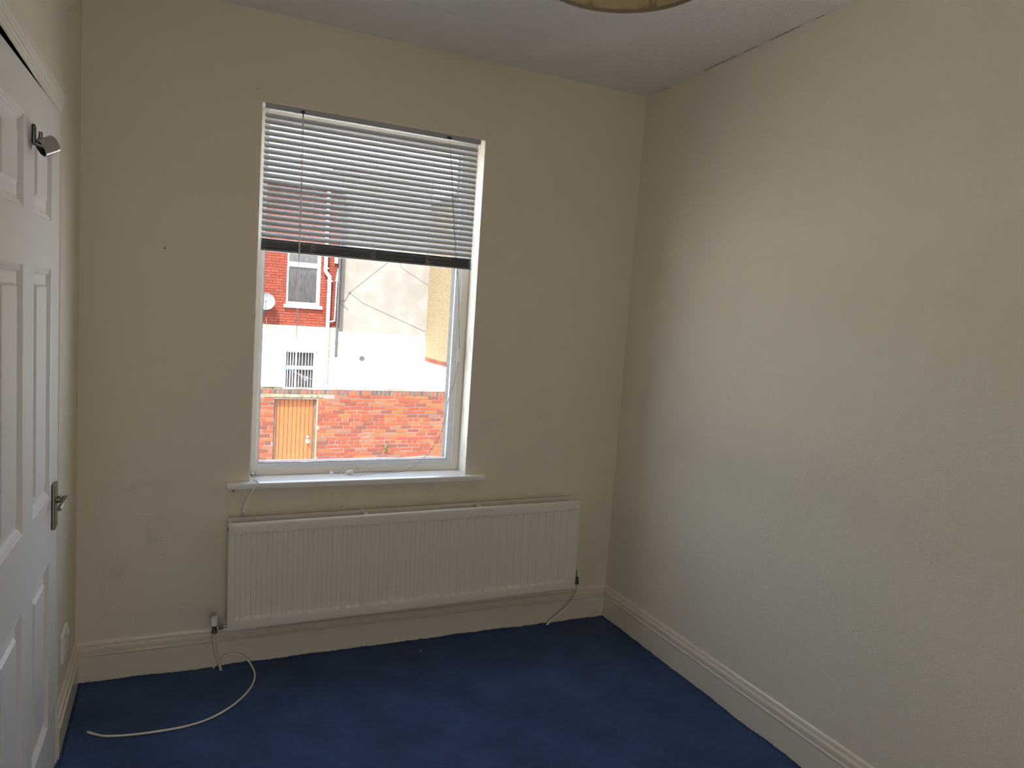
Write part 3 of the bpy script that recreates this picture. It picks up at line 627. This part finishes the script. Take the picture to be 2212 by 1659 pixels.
# ---- alley wall with the orange gate
AY = 10.9
AW = thing('brick_wall', 'long weathered red brick garden wall across the alley, pierced by an orange door', 'wall', (1.2, AY, gz))
GX0, GX1, GZ = -.346, .448, -.345
mb = MB(); mb.box(-4, GX0, AY+.004, AY+.21, gz, -.16); mb.box(GX1, 8, AY+.004, AY+.21, gz, -.16); mb.box(GX0, GX1, AY+.004, AY+.21, GZ, -.16)
obj('mortar_bed', mb, 'mortar', AW)
bk = Bricks(AW, 'brick', AY, 300, (1.2, -.72))
zt_ = -.252; row = 0; z = zt_
while z > gz+.02:
    header = (row % 7 == 6) if row < 7 else ((row-7) % 6 == 5)
    L = .107 if header else .2215
    x = -3.9 + ((row*.5) % 1)*L + random.uniform(-.02, .02)
    while x < 7.9:
        l2 = L+random.uniform(-.007, .006); x1 = x+l2
        a, b = x, x1; x = x1+.011
        if z > -.30 and b > -.53 and a < .54: continue       # lintel
        if z-.066 < GZ+.02:
            if a < GX0 < b: b = GX0-.003
            elif a < GX1 < b: a = GX1+.003
            elif a >= GX0-.001 and b <= GX1+.001: continue
            if a >= GX0 and b <= GX1: continue
        if b-a < .03: continue
        bk.put(a, b, z-.0645, z)
    z -= .0747; row += 1
x = -3.9
while x < 7.9:   # brick-on-edge coping, sooty
    l2 = .072+random.uniform(-.006, .004)
    bk.put(x, x+l2, -.247, -.158+random.uniform(-.008, .004), MAT['brick_edge']); x += l2+.012
bk.build()
mb = MB()   # mortar flaunching on the coping
n = 160
for i in range(n+1):
    xx = -4+12*i/n; j = noise.noise(Vector((xx*4, 0, 0)))*.006
    mb.v += [Vector((xx, AY-.004, -.160+j)), Vector((xx, AY+.02, -.142+j)), Vector((xx, AY+.19, -.142+j)), Vector((xx, AY+.215, -.16))]
mb.f = [[i*4+k, i*4+k+1, i*4+5+k, i*4+4+k] for i in range(n) for k in range(3)]
obj('coping_mortar', mb, 'mortar', AW)
obj('lintel', MB().box(-.525, .535, AY-.012, AY+.2, -.312, -.252), 'stone', AW, bevel=.008)
GD = thing('garden_door', 'orange stained plank door with a silver knob set in the brick wall', 'door', (.05, AY+.1, gz))
obj('frame_post', MB().box(GX0, GX0+.038, AY+.04, AY+.13, gz, GZ+.03), 'post', GD)
obj('frame_post', MB().box(GX1-.022, GX1, AY+.005, AY+.13, gz, GZ+.03), 'peach', GD)
obj('frame_post', MB().box(GX1-.062, GX1-.022, AY+.07, AY+.13, gz, GZ+.03), 'post', GD)
px0, px1 = GX0+.04, GX1-.063; npl = 9; pw = (px1-px0)/npl
for i in range(npl):
    obj('plank', MB().box(px0+i*pw+.003, px0+(i+1)*pw-.003, AY+.095+random.uniform(-.001,.001), AY+.12, gz+.02, GZ), 'pine', GD, bevel=.003)
obj('batten', MB().box(px0, px1, AY+.115, AY+.14, gz+.3, gz+.42).box(px0, px1, AY+.115, AY+.14, -.6, -.48).box(px0, px1, AY+.119, AY+.122, gz, GZ), 'post', GD)
obj('knob', MB().lathe((.300, AY+.095, -1.16), (0,-1,0), [(.045,0),(.045,.006),(.016,.008),(.014,.03),(.028,.04),(.032,.055),(.024,.068),(0,.07)], 24), 'chrome', GD, smooth=True)
obj('knob_rose', MB().lathe((.296, AY+.095, -1.08), (0,-1,0), [(.03,0),(.03,.01),(.02,.02),(0,.022)], 20), 'chrome', GD, smooth=True)
# weeds on the wall
def weed(name, loc, n, sp, h, label, cat='weed'):
    mb = MB(); rd = random.Random(int(loc[0]*100)+n)
    for i in range(n):
        p = Vector(loc)+Vector((rd.gauss(0, sp), rd.uniform(-.02, .02), rd.uniform(0, h*.3))); q = p+Vector((rd.gauss(0, .02), rd.gauss(-.015, .015), rd.uniform(.3, 1)*h)); a = rd.random()*6.28
        d = Vector((math.cos(a), math.sin(a), .3))*.008
        mb.add([p-d*.4, p+d*.4, (p+q)/2+d, q, (p+q)/2-d], [(0,1,2,3,4)])
    return tag(obj(name, mb, 'leaf', fix=False), label, cat)
weed('moss_clump', (-.45, AY+.03, -.150), 260, .10, .03, 'green moss clump on the brick wall top above the orange door', 'moss')
weed('wall_weed', (1.80, AY-.02, -1.37), 34, .012, .14, 'small green weed growing up the face of the brick wall')

# ---- red brick house (rear wing), cream painted below
HY = 18.0
RH = thing('brick_house', 'rear of a red brick house, cream painted at ground level, with two windows', 'house', (0, HY, gz))
hx0, hx1, hzt = -7.0, 2.20, 4.65
UW = (.712, 1.632, 1.37, 2.96); LW = (.745, 1.625, -1.25, .095)
mb = frame_boxes(hx0, hx1, .79, hzt, UW[0], UW[1], UW[2], UW[3], HY+.012, HY+.22)
obj('mortar_bed', mb, 'mortar_h', RH)
# cream wall with an arched opening
mb = MB(); na = 12
arch = [(LW[0]+(LW[1]-LW[0])*i/na, LW[3]+.062*(1-(2*i/na-1)**2)) for i in range(na+1)]
mb.box(hx0, LW[0], HY-.012, HY+.2, gz, .79); mb.box(LW[1], hx1, HY-.012, HY+.2, gz, .79); mb.box(LW[0], LW[1], HY-.012, HY+.2, gz, LW[2])
for i in range(na):
    (xa, za), (xb, zb_) = arch[i], arch[i+1]
    mb.add([(xa,HY-.012,za),(xb,HY-.012,zb_),(xb,HY+.2,zb_),(xa,HY+.2,za),(xa,HY-.012,.79),(xb,HY-.012,.79),(xb,HY+.2,.79),(xa,HY+.2,.79)],
           [(0,3,2,1),(4,5,6,7),(0,1,5,4),(1,2,6,5),(2,3,7,6),(3,0,4,7)])
obj('painted_wall', mb, 'cream', RH)
obj('side_wall', MB().box(hx1-.2, hx1, HY+.2, HY+6, gz, hzt), 'cream', RH)
hb = Bricks(RH, 'brick_h', HY, 300, (1.15, 1.75))
z = .80; row = 0
while z < hzt-.06:
    header = row % 6 == 3; L = .106 if header else .2185
    x = -6.9+((row*.5) % 1)*L
    while x < hx1-.01:
        a, b = x, min(x+L+random.uniform(-.004, .004), hx1); x = x+L+.010
        if UW[2]-.09 < z < UW[3]:
            if a < UW[0] < b: b = UW[0]
            elif a < UW[1] < b: a = UW[1]
            elif a >= UW[0] and b <= UW[1]: continue
        if b-a < .03: continue
        hb.put(a, b, z, z+.066)
    z += .0748; row += 1
hb.build()
# upper window
uw = obj('window', frame_boxes(UW[0], UW[1], UW[2], UW[3], UW[0]+.055, UW[1]-.10, UW[2]+.08, UW[3]-.07, HY+.03, HY+.10).box(UW[0]+.05, UW[1]-.09, HY+.02, HY+.09, 2.42, 2.55), 'pvc_out', RH, bevel=.006)
obj('pane', MB().box(UW[0]+.05, UW[1]-.09, HY+.06, HY+.07, UW[2]+.07, 2.43), 'pane', uw)
obj('pane', MB().box(UW[0]+.05, UW[1]-.09, HY+.06, HY+.07, 2.54, UW[3]-.06), 'pane', uw)
obj('sill', MB().box(UW[0]-.055, UW[1]+.07, HY-.075, HY+.05, 1.285, 1.372), 'whitewall', RH, bevel=.01)
# lower window with vertical strips
lw = obj('window', frame_boxes(LW[0]+.0, LW[1], LW[2], LW[3]+.06, LW[0]+.055, LW[1]-.08, LW[2]+.05, LW[3]-.055, HY+.10, HY+.16).box(LW[0]+.05, LW[1]-.08, HY+.085, HY+.16, -.445, -.345), 'pvc_out', RH, bevel=.006)
obj('pane', MB().box(LW[0]+.05, LW[1]-.08, HY+.17, HY+.18, LW[2]+.04, -.44), 'pane', lw)
obj('pane', MB().box(LW[0]+.05, LW[1]-.08, HY+.17, HY+.18, -.35, LW[3]-.05), 'pane', lw)
for i, (dx, wd) in enumerate(((.03,.022),(.10,.026),(.17,.026),(.24,.05),(.345,.016),(.43,.016),(.52,.016),(.60,.016),(.68,.012))):
    x = LW[0]+.055+dx
    obj('strip', MB().box(x, x+wd, HY+.125, HY+.135, LW[2]+.05, -.44).box(x, x+wd, HY+.125, HY+.135, -.35, LW[3]-.055), 'pvc_out', lw)
mb = MB().box(hx0-.1, hx1, HY-.12, HY+6, hzt, hzt+.06)
mb.add([(hx0-.1,HY-.12,hzt+.06),(hx1,HY-.12,hzt+.06),(hx1,HY+6,hzt+.36),(hx0-.1,HY+6,hzt+.36)], [(0,1,2,3)])
obj('roof', mb, 'slate', RH)
obj('gutter', MB().tube([(hx0, HY-.10, hzt-.02), (hx1+.05, HY-.10, hzt-.02)], .055, 10), 'pvc_out', RH, smooth=True)

# ---- pipes on the red house
wp = thing('soil_pipe', 'thick white downpipe with an offset bend beside the upper window', 'pipe', (1.86, HY-.1, gz))
obj('tube', MB().tube(spline([(1.745,HY-.09,4.6),(1.745,HY-.09,3.2),(1.745,HY-.09,2.42),(1.748,HY-.09,2.36),(1.80,HY-.09,2.29),(1.85,HY-.09,2.22),(1.862,HY-.09,2.14),(1.862,HY-.09,1.0),(1.862,HY-.09,-.2),(1.862,HY-.09,gz)], 5), .052, 16), 'pvc_out', wp, smooth=True)
mb = MB()
for x, z in ((1.745,2.45),(1.862,2.10),(1.862,.20),(1.862,-.11),(1.862,-.85)): mb.cyl((x,HY-.09,z-.03),(x,HY-.09,z+.03),.064,16).box(x-.02,x+.095,HY-.06,HY-.01,z-.018,z+.018)
obj('collar', mb, 'pvc_out', wp, smooth=True)
bp_ = thing('drain_pipe', 'black cast iron downpipe with a white hopper at the house corner', 'pipe', (2.14, HY-.08, gz))
obj('tube', MB().cyl((2.135,HY-.07,4.6),(2.135,HY-.07,-.04),.037,14), 'castiron', bp_, smooth=True)
mb = MB()
for z in (3.6, 2.05, 1.95, 1.35, .35, .9): mb.cyl((2.135,HY-.07,z-.02),(2.135,HY-.07,z+.02),.045,12).box(2.10,2.20,HY-.05,HY-.01,z-.012,z+.012)
obj('collar', mb, 'castiron', bp_)
obj('hopper', MB().lathe((2.135,HY-.08,-.16), (0,0,1), [(.045,0),(.055,.03),(.06,.05),(.09,.09),(.095,.12),(.08,.122)], 16).cyl((2.135,HY-.08,-.14),(2.135,HY-.08,gz),.042,14), 'pvc_out', bp_, smooth=True)
cd = thing('waste_pipe', 'thin white pipe with a flared top between the two downpipes', 'pipe', (2.06, HY-.05, 1.0))
obj('tube', MB().tube(spline([(2.075,HY-.05,2.12),(2.072,HY-.05,2.0),(2.066,HY-.05,1.5),(2.058,HY-.05,1.02),(2.04,HY-.05,.985),(1.93,HY-.05,.955)], 5), .02, 10), 'pvc_out', cd, smooth=True)
obj('flared_top', MB().add([(2.03,HY-.07,2.10),(2.105,HY-.07,2.10),(2.105,HY-.02,2.10),(2.03,HY-.02,2.10),(2.085,HY-.06,2.46),(2.10,HY-.06,2.46),(2.10,HY-.02,2.46),(2.085,HY-.02,2.46)],[(0,3,2,1),(4,5,6,7),(0,1,5,4),(1,2,6,5),(2,3,7,6),(3,0,4,7)]), 'pvc_out', cd, bevel=.004)
tag(obj('junction_box', MB().box(1.985,2.09,HY-.06,HY-.005,2.60,2.80), flat('grey_box', (.15,.15,.18), .5), bevel=.006), 'pale grey junction box on the red bricks beside the black pipe', 'box')

# ---- satellite dish
SDH = thing('satellite_dish', 'round grey satellite dish on the red brick wall left of the upper window', 'dish', (.19, HY, 1.40))
dc = Vector((.165, HY-.22, 1.41)); dn = Vector((-.12, -.95, .28)).normalized()
obj('reflector', MB().lathe(dc, dn, [(0,-.035),(.08,-.030),(.16,-.016),(.225,.004),(.235,.010),(.240,.006),(.225,-.004),(.16,-.024),(0,-.043)], 36), 'dish', SDH, smooth=True)
obj('bracket_arm', MB().tube([dc+dn*-.04, (.16, HY-.06, 1.28), (.16, HY-.005, 1.20)], .018, 10).box(.11,.21,HY-.012,HY-.001,1.10,1.28), 'castiron', SDH)
obj('feed_arm', MB().tube([dc-Vector((0,0,.2))+dn*.01, dc+dn*.28-Vector((0,0,.16)), dc+dn*.30-Vector((0,0,.05))], .01, 8).cyl(dc+dn*.24-Vector((0,0,.05)), dc+dn*.33-Vector((0,0,.05)), .03, 12), 'dish', SDH, smooth=True)
lp = [(.20,HY-.02,.98),(.22,HY-.025,.86),(.24,HY-.03,.74),(.27,HY-.03,.66),(.30,HY-.03,.60),(.24,HY-.03,.56),(.18,HY-.03,.62),(.17,HY-.03,.72),(.21,HY-.03,.78),(.25,HY-.03,.74),(.29,HY-.03,.66)]
tag(obj('coiled_cable', MB().tube(spline(lp, 6), .007, 6), flat('pale_cable', (.17,.165,.12), .6), smooth=True), 'pale loop of spare cable on the cream wall below the satellite dish', 'cable')

# ---- grey rendered house next to it, white below
GY = 18.2
GH = thing('rendered_house', 'grey rendered house wall above a bright white painted ground floor', 'house', (3.5, GY, gz))
PX = 4.872
obj('render', MB().box(hx1+.005, PX, GY, GY+.3, .678, 5.3), 'greyrender', GH)
obj('painted_wall', MB().box(hx1+.005, PX-.01, GY-.012, GY+.3, gz, .678), 'whitewall', GH)
obj('roof', MB().box(hx1+.005, PX, GY+.01, GY+.3, 4.80+.5, 4.88+.5).add([(hx1+.005,GY+.01,5.38),(PX,GY+.01,5.38),(PX,25,6.0),(hx1+.005,25,6.0)], [(0,1,2,3)]), 'slate', GH)
PH = thing('pebbledash_house', 'tan pebbledashed house side wall with a narrow brick band, white below', 'house', (PX+.1, 16, gz))
obj('pebbledash', MB().box(PX, PX+.2, 12.5, GY, .041, 4.6), 'pebble', PH)
obj('painted_wall', MB().box(PX-.01, PX+.2, 12.5, GY-.014, gz, -.094), 'whitewall', PH)
obj('mortar_bed', MB().box(PX+.010, PX+.2, 12.5, GY, -.094, .041), 'mortar', PH)
bms = [brick_mesh(.215, .058, .03, i+50) for i in range(3)]
for b in bms: b.materials.append(MAT['brick'])
off = wpos(PH)
for r_ in range(2):
    for i in range(24):
        o = bpy.data.objects.new('brick', bms[(i*7+r_) % 3]); C.objects.link(o); o.parent = PH
        o.location = Vector((PX+.012, 18.05-.226*i-(r_*.11), .008-.067*r_))-off; o.rotation_euler = (0, 0, -math.pi/2+random.gauss(0, .01))
obj('roof', MB().box(PX-.08, 8, 12.4, GY-.05, 4.6, 4.7), 'slate', PH)
obj('end_wall', MB().box(PX+.2, 8, 12.5, 12.7, gz, 4.6), 'pebble', PH)
K = lambda x, z, y: (-2.013+(x+2.013)*.8835, y, 1.493+(z-1.493)*.8835)
vx, _, vz = K(3.594, -.28, 0)
vt = obj('wall_vent', MB().lathe((vx,GY-.013,vz), (0,-1,0), [(.08,0),(.08,.06),(.073,.075),(.045,.066),(0,.062)], 20), flat('dark_vent', (.025,.028,.028), .5), smooth=True)
tag(vt, 'round dark vent cover on the white painted wall', 'vent')
obj('vent_lead', MB().tube([(vx+.02,GY-.05,vz+.03),(vx+.09,GY-.05,vz+.08),(vx+.14,GY-.02,vz+.13)], .006, 6), 'wire', vt)
wy = GY-.009
W1 = [K(x, z, wy) for x, z in ((2.80,1.556),(2.90,1.57),(2.98,1.62),(3.03,1.75),(3.095,1.863))]
tag(obj('wire', MB().tube(spline(W1, 5), .007, 6).tube(spline([K(x, z, wy) for x, z in ((2.80,1.52),(2.90,1.43),(3.01,1.36),(3.07,1.27))], 4), .005, 6), 'wire', smooth=True), 'dark looping wire at the left edge of the grey rendered wall', 'wire')
tag(obj('wire', MB().tube([K(3.11,1.88,wy),K(4.278,2.931,wy),K(5.1,3.67,wy)], .0038, 6), 'wire'), 'thin wire rising to the right across the grey rendered wall', 'wire')
tag(obj('wire', MB().tube([K(3.11,1.85,wy),K(3.568,1.547,wy),K(5.742,.726,wy)], .0038, 6), 'wire'), 'thin wire sloping down to the right across the grey rendered wall', 'wire')
tag(obj('wire', MB().tube([K(4.6,3.10,wy),K(4.841,2.797,wy),K(5.766,2.312,wy)], .003, 6), 'wire'), 'faint wire near the top right of the grey rendered wall', 'wire')
tag(obj('wall_hook', MB().lathe(K(3.095,1.863,GY), (0,-1,0), [(.026,0),(.026,.012),(.014,.016),(.014,.03),(0,.03)], 10), 'castiron'), 'small dark hook where the wires meet on the grey wall', 'hook')

# ---- washing line with pegs over the yard
LN = spline([(-1.2,15,.30),(.05,15,.02),(.354,15,-.105),(.684,15,-.274),(.984,15,-.385),(1.296,15,-.425),(1.655,15,-.363),(1.857,15,-.288),(2.3,15,-.10),(3.2,15,.18)], 6)
tag(obj('washing_line', MB().tube(LN, .0045, 6), flat('line_green', (.12,.16,.13), .6)), 'thin green washing line sagging across the yard behind the brick wall', 'line')
def line_z(x):
    for a, b in zip(LN, LN[1:]):
        if a.x <= x <= b.x: return a.z+(b.z-a.z)*(x-a.x)/(b.x-a.x)
pm = []
for k, mt in enumerate(PEG):
    mb = MB(); mb.add([(-.012,-.006,.018),(-.004,-.006,.018),(.006,-.006,-.06),(-.002,-.006,-.06),(-.012,.006,.018),(-.004,.006,.018),(.006,.006,-.06),(-.002,.006,-.06)],[(0,1,2,3),(4,7,6,5),(0,4,5,1),(1,5,6,2),(2,6,7,3),(3,7,4,0)])
    mb.add([(.004,-.006,.018),(.012,-.006,.018),(.002,-.006,-.06),(-.006,-.006,-.06),(.004,.006,.018),(.012,.006,.018),(.002,.006,-.06),(-.006,.006,-.06)],[(0,1,2,3),(4,7,6,5),(0,4,5,1),(1,5,6,2),(2,6,7,3),(3,7,4,0)])
    me = bpy.data.meshes.new('clothes_peg'); me.from_pydata([tuple(p*1.3) for p in mb.v], [], mb.f); me.materials.append(mt); pm.append(me)
PL = [(.37,0,'leftmost teal peg on the washing line'),(.44,0,'teal peg second from the left on the washing line'),(.475,2,'blue peg beside the two left teal pegs'),(.60,4,'lone lilac peg left of the pink pegs'),
      (.70,1,'first pink peg of the cluster on the washing line'),(.735,1,'second pink peg of the cluster on the washing line'),(.770,2,'blue peg amid the pink pegs of the cluster'),(.822,1,'pink peg between the blue peg and the white peg'),(.875,3,'white peg at the right end of the cluster'),
      (1.12,1,'lone pink peg at the right side of the ground floor window'),(1.23,0,'teal peg just right of the ground floor window'),(1.29,0,'middle teal peg of the three left of the white pipe'),(1.335,0,'teal peg nearest the thick white pipe'),
      (1.90,0,'teal peg in front of the white wall, left of a pair'),(2.0,0,'teal peg in front of the white wall, rightmost on the line')]
for x, k, lab in PL:
    o = bpy.data.objects.new('clothes_peg', pm[k]); C.objects.link(o); o.location = (x, 15, line_z(x)); o.rotation_euler = (0, random.uniform(-.5, .5), random.uniform(-.4, .4))
    tag(o, lab, 'peg', 'clothes pegs on the washing line')
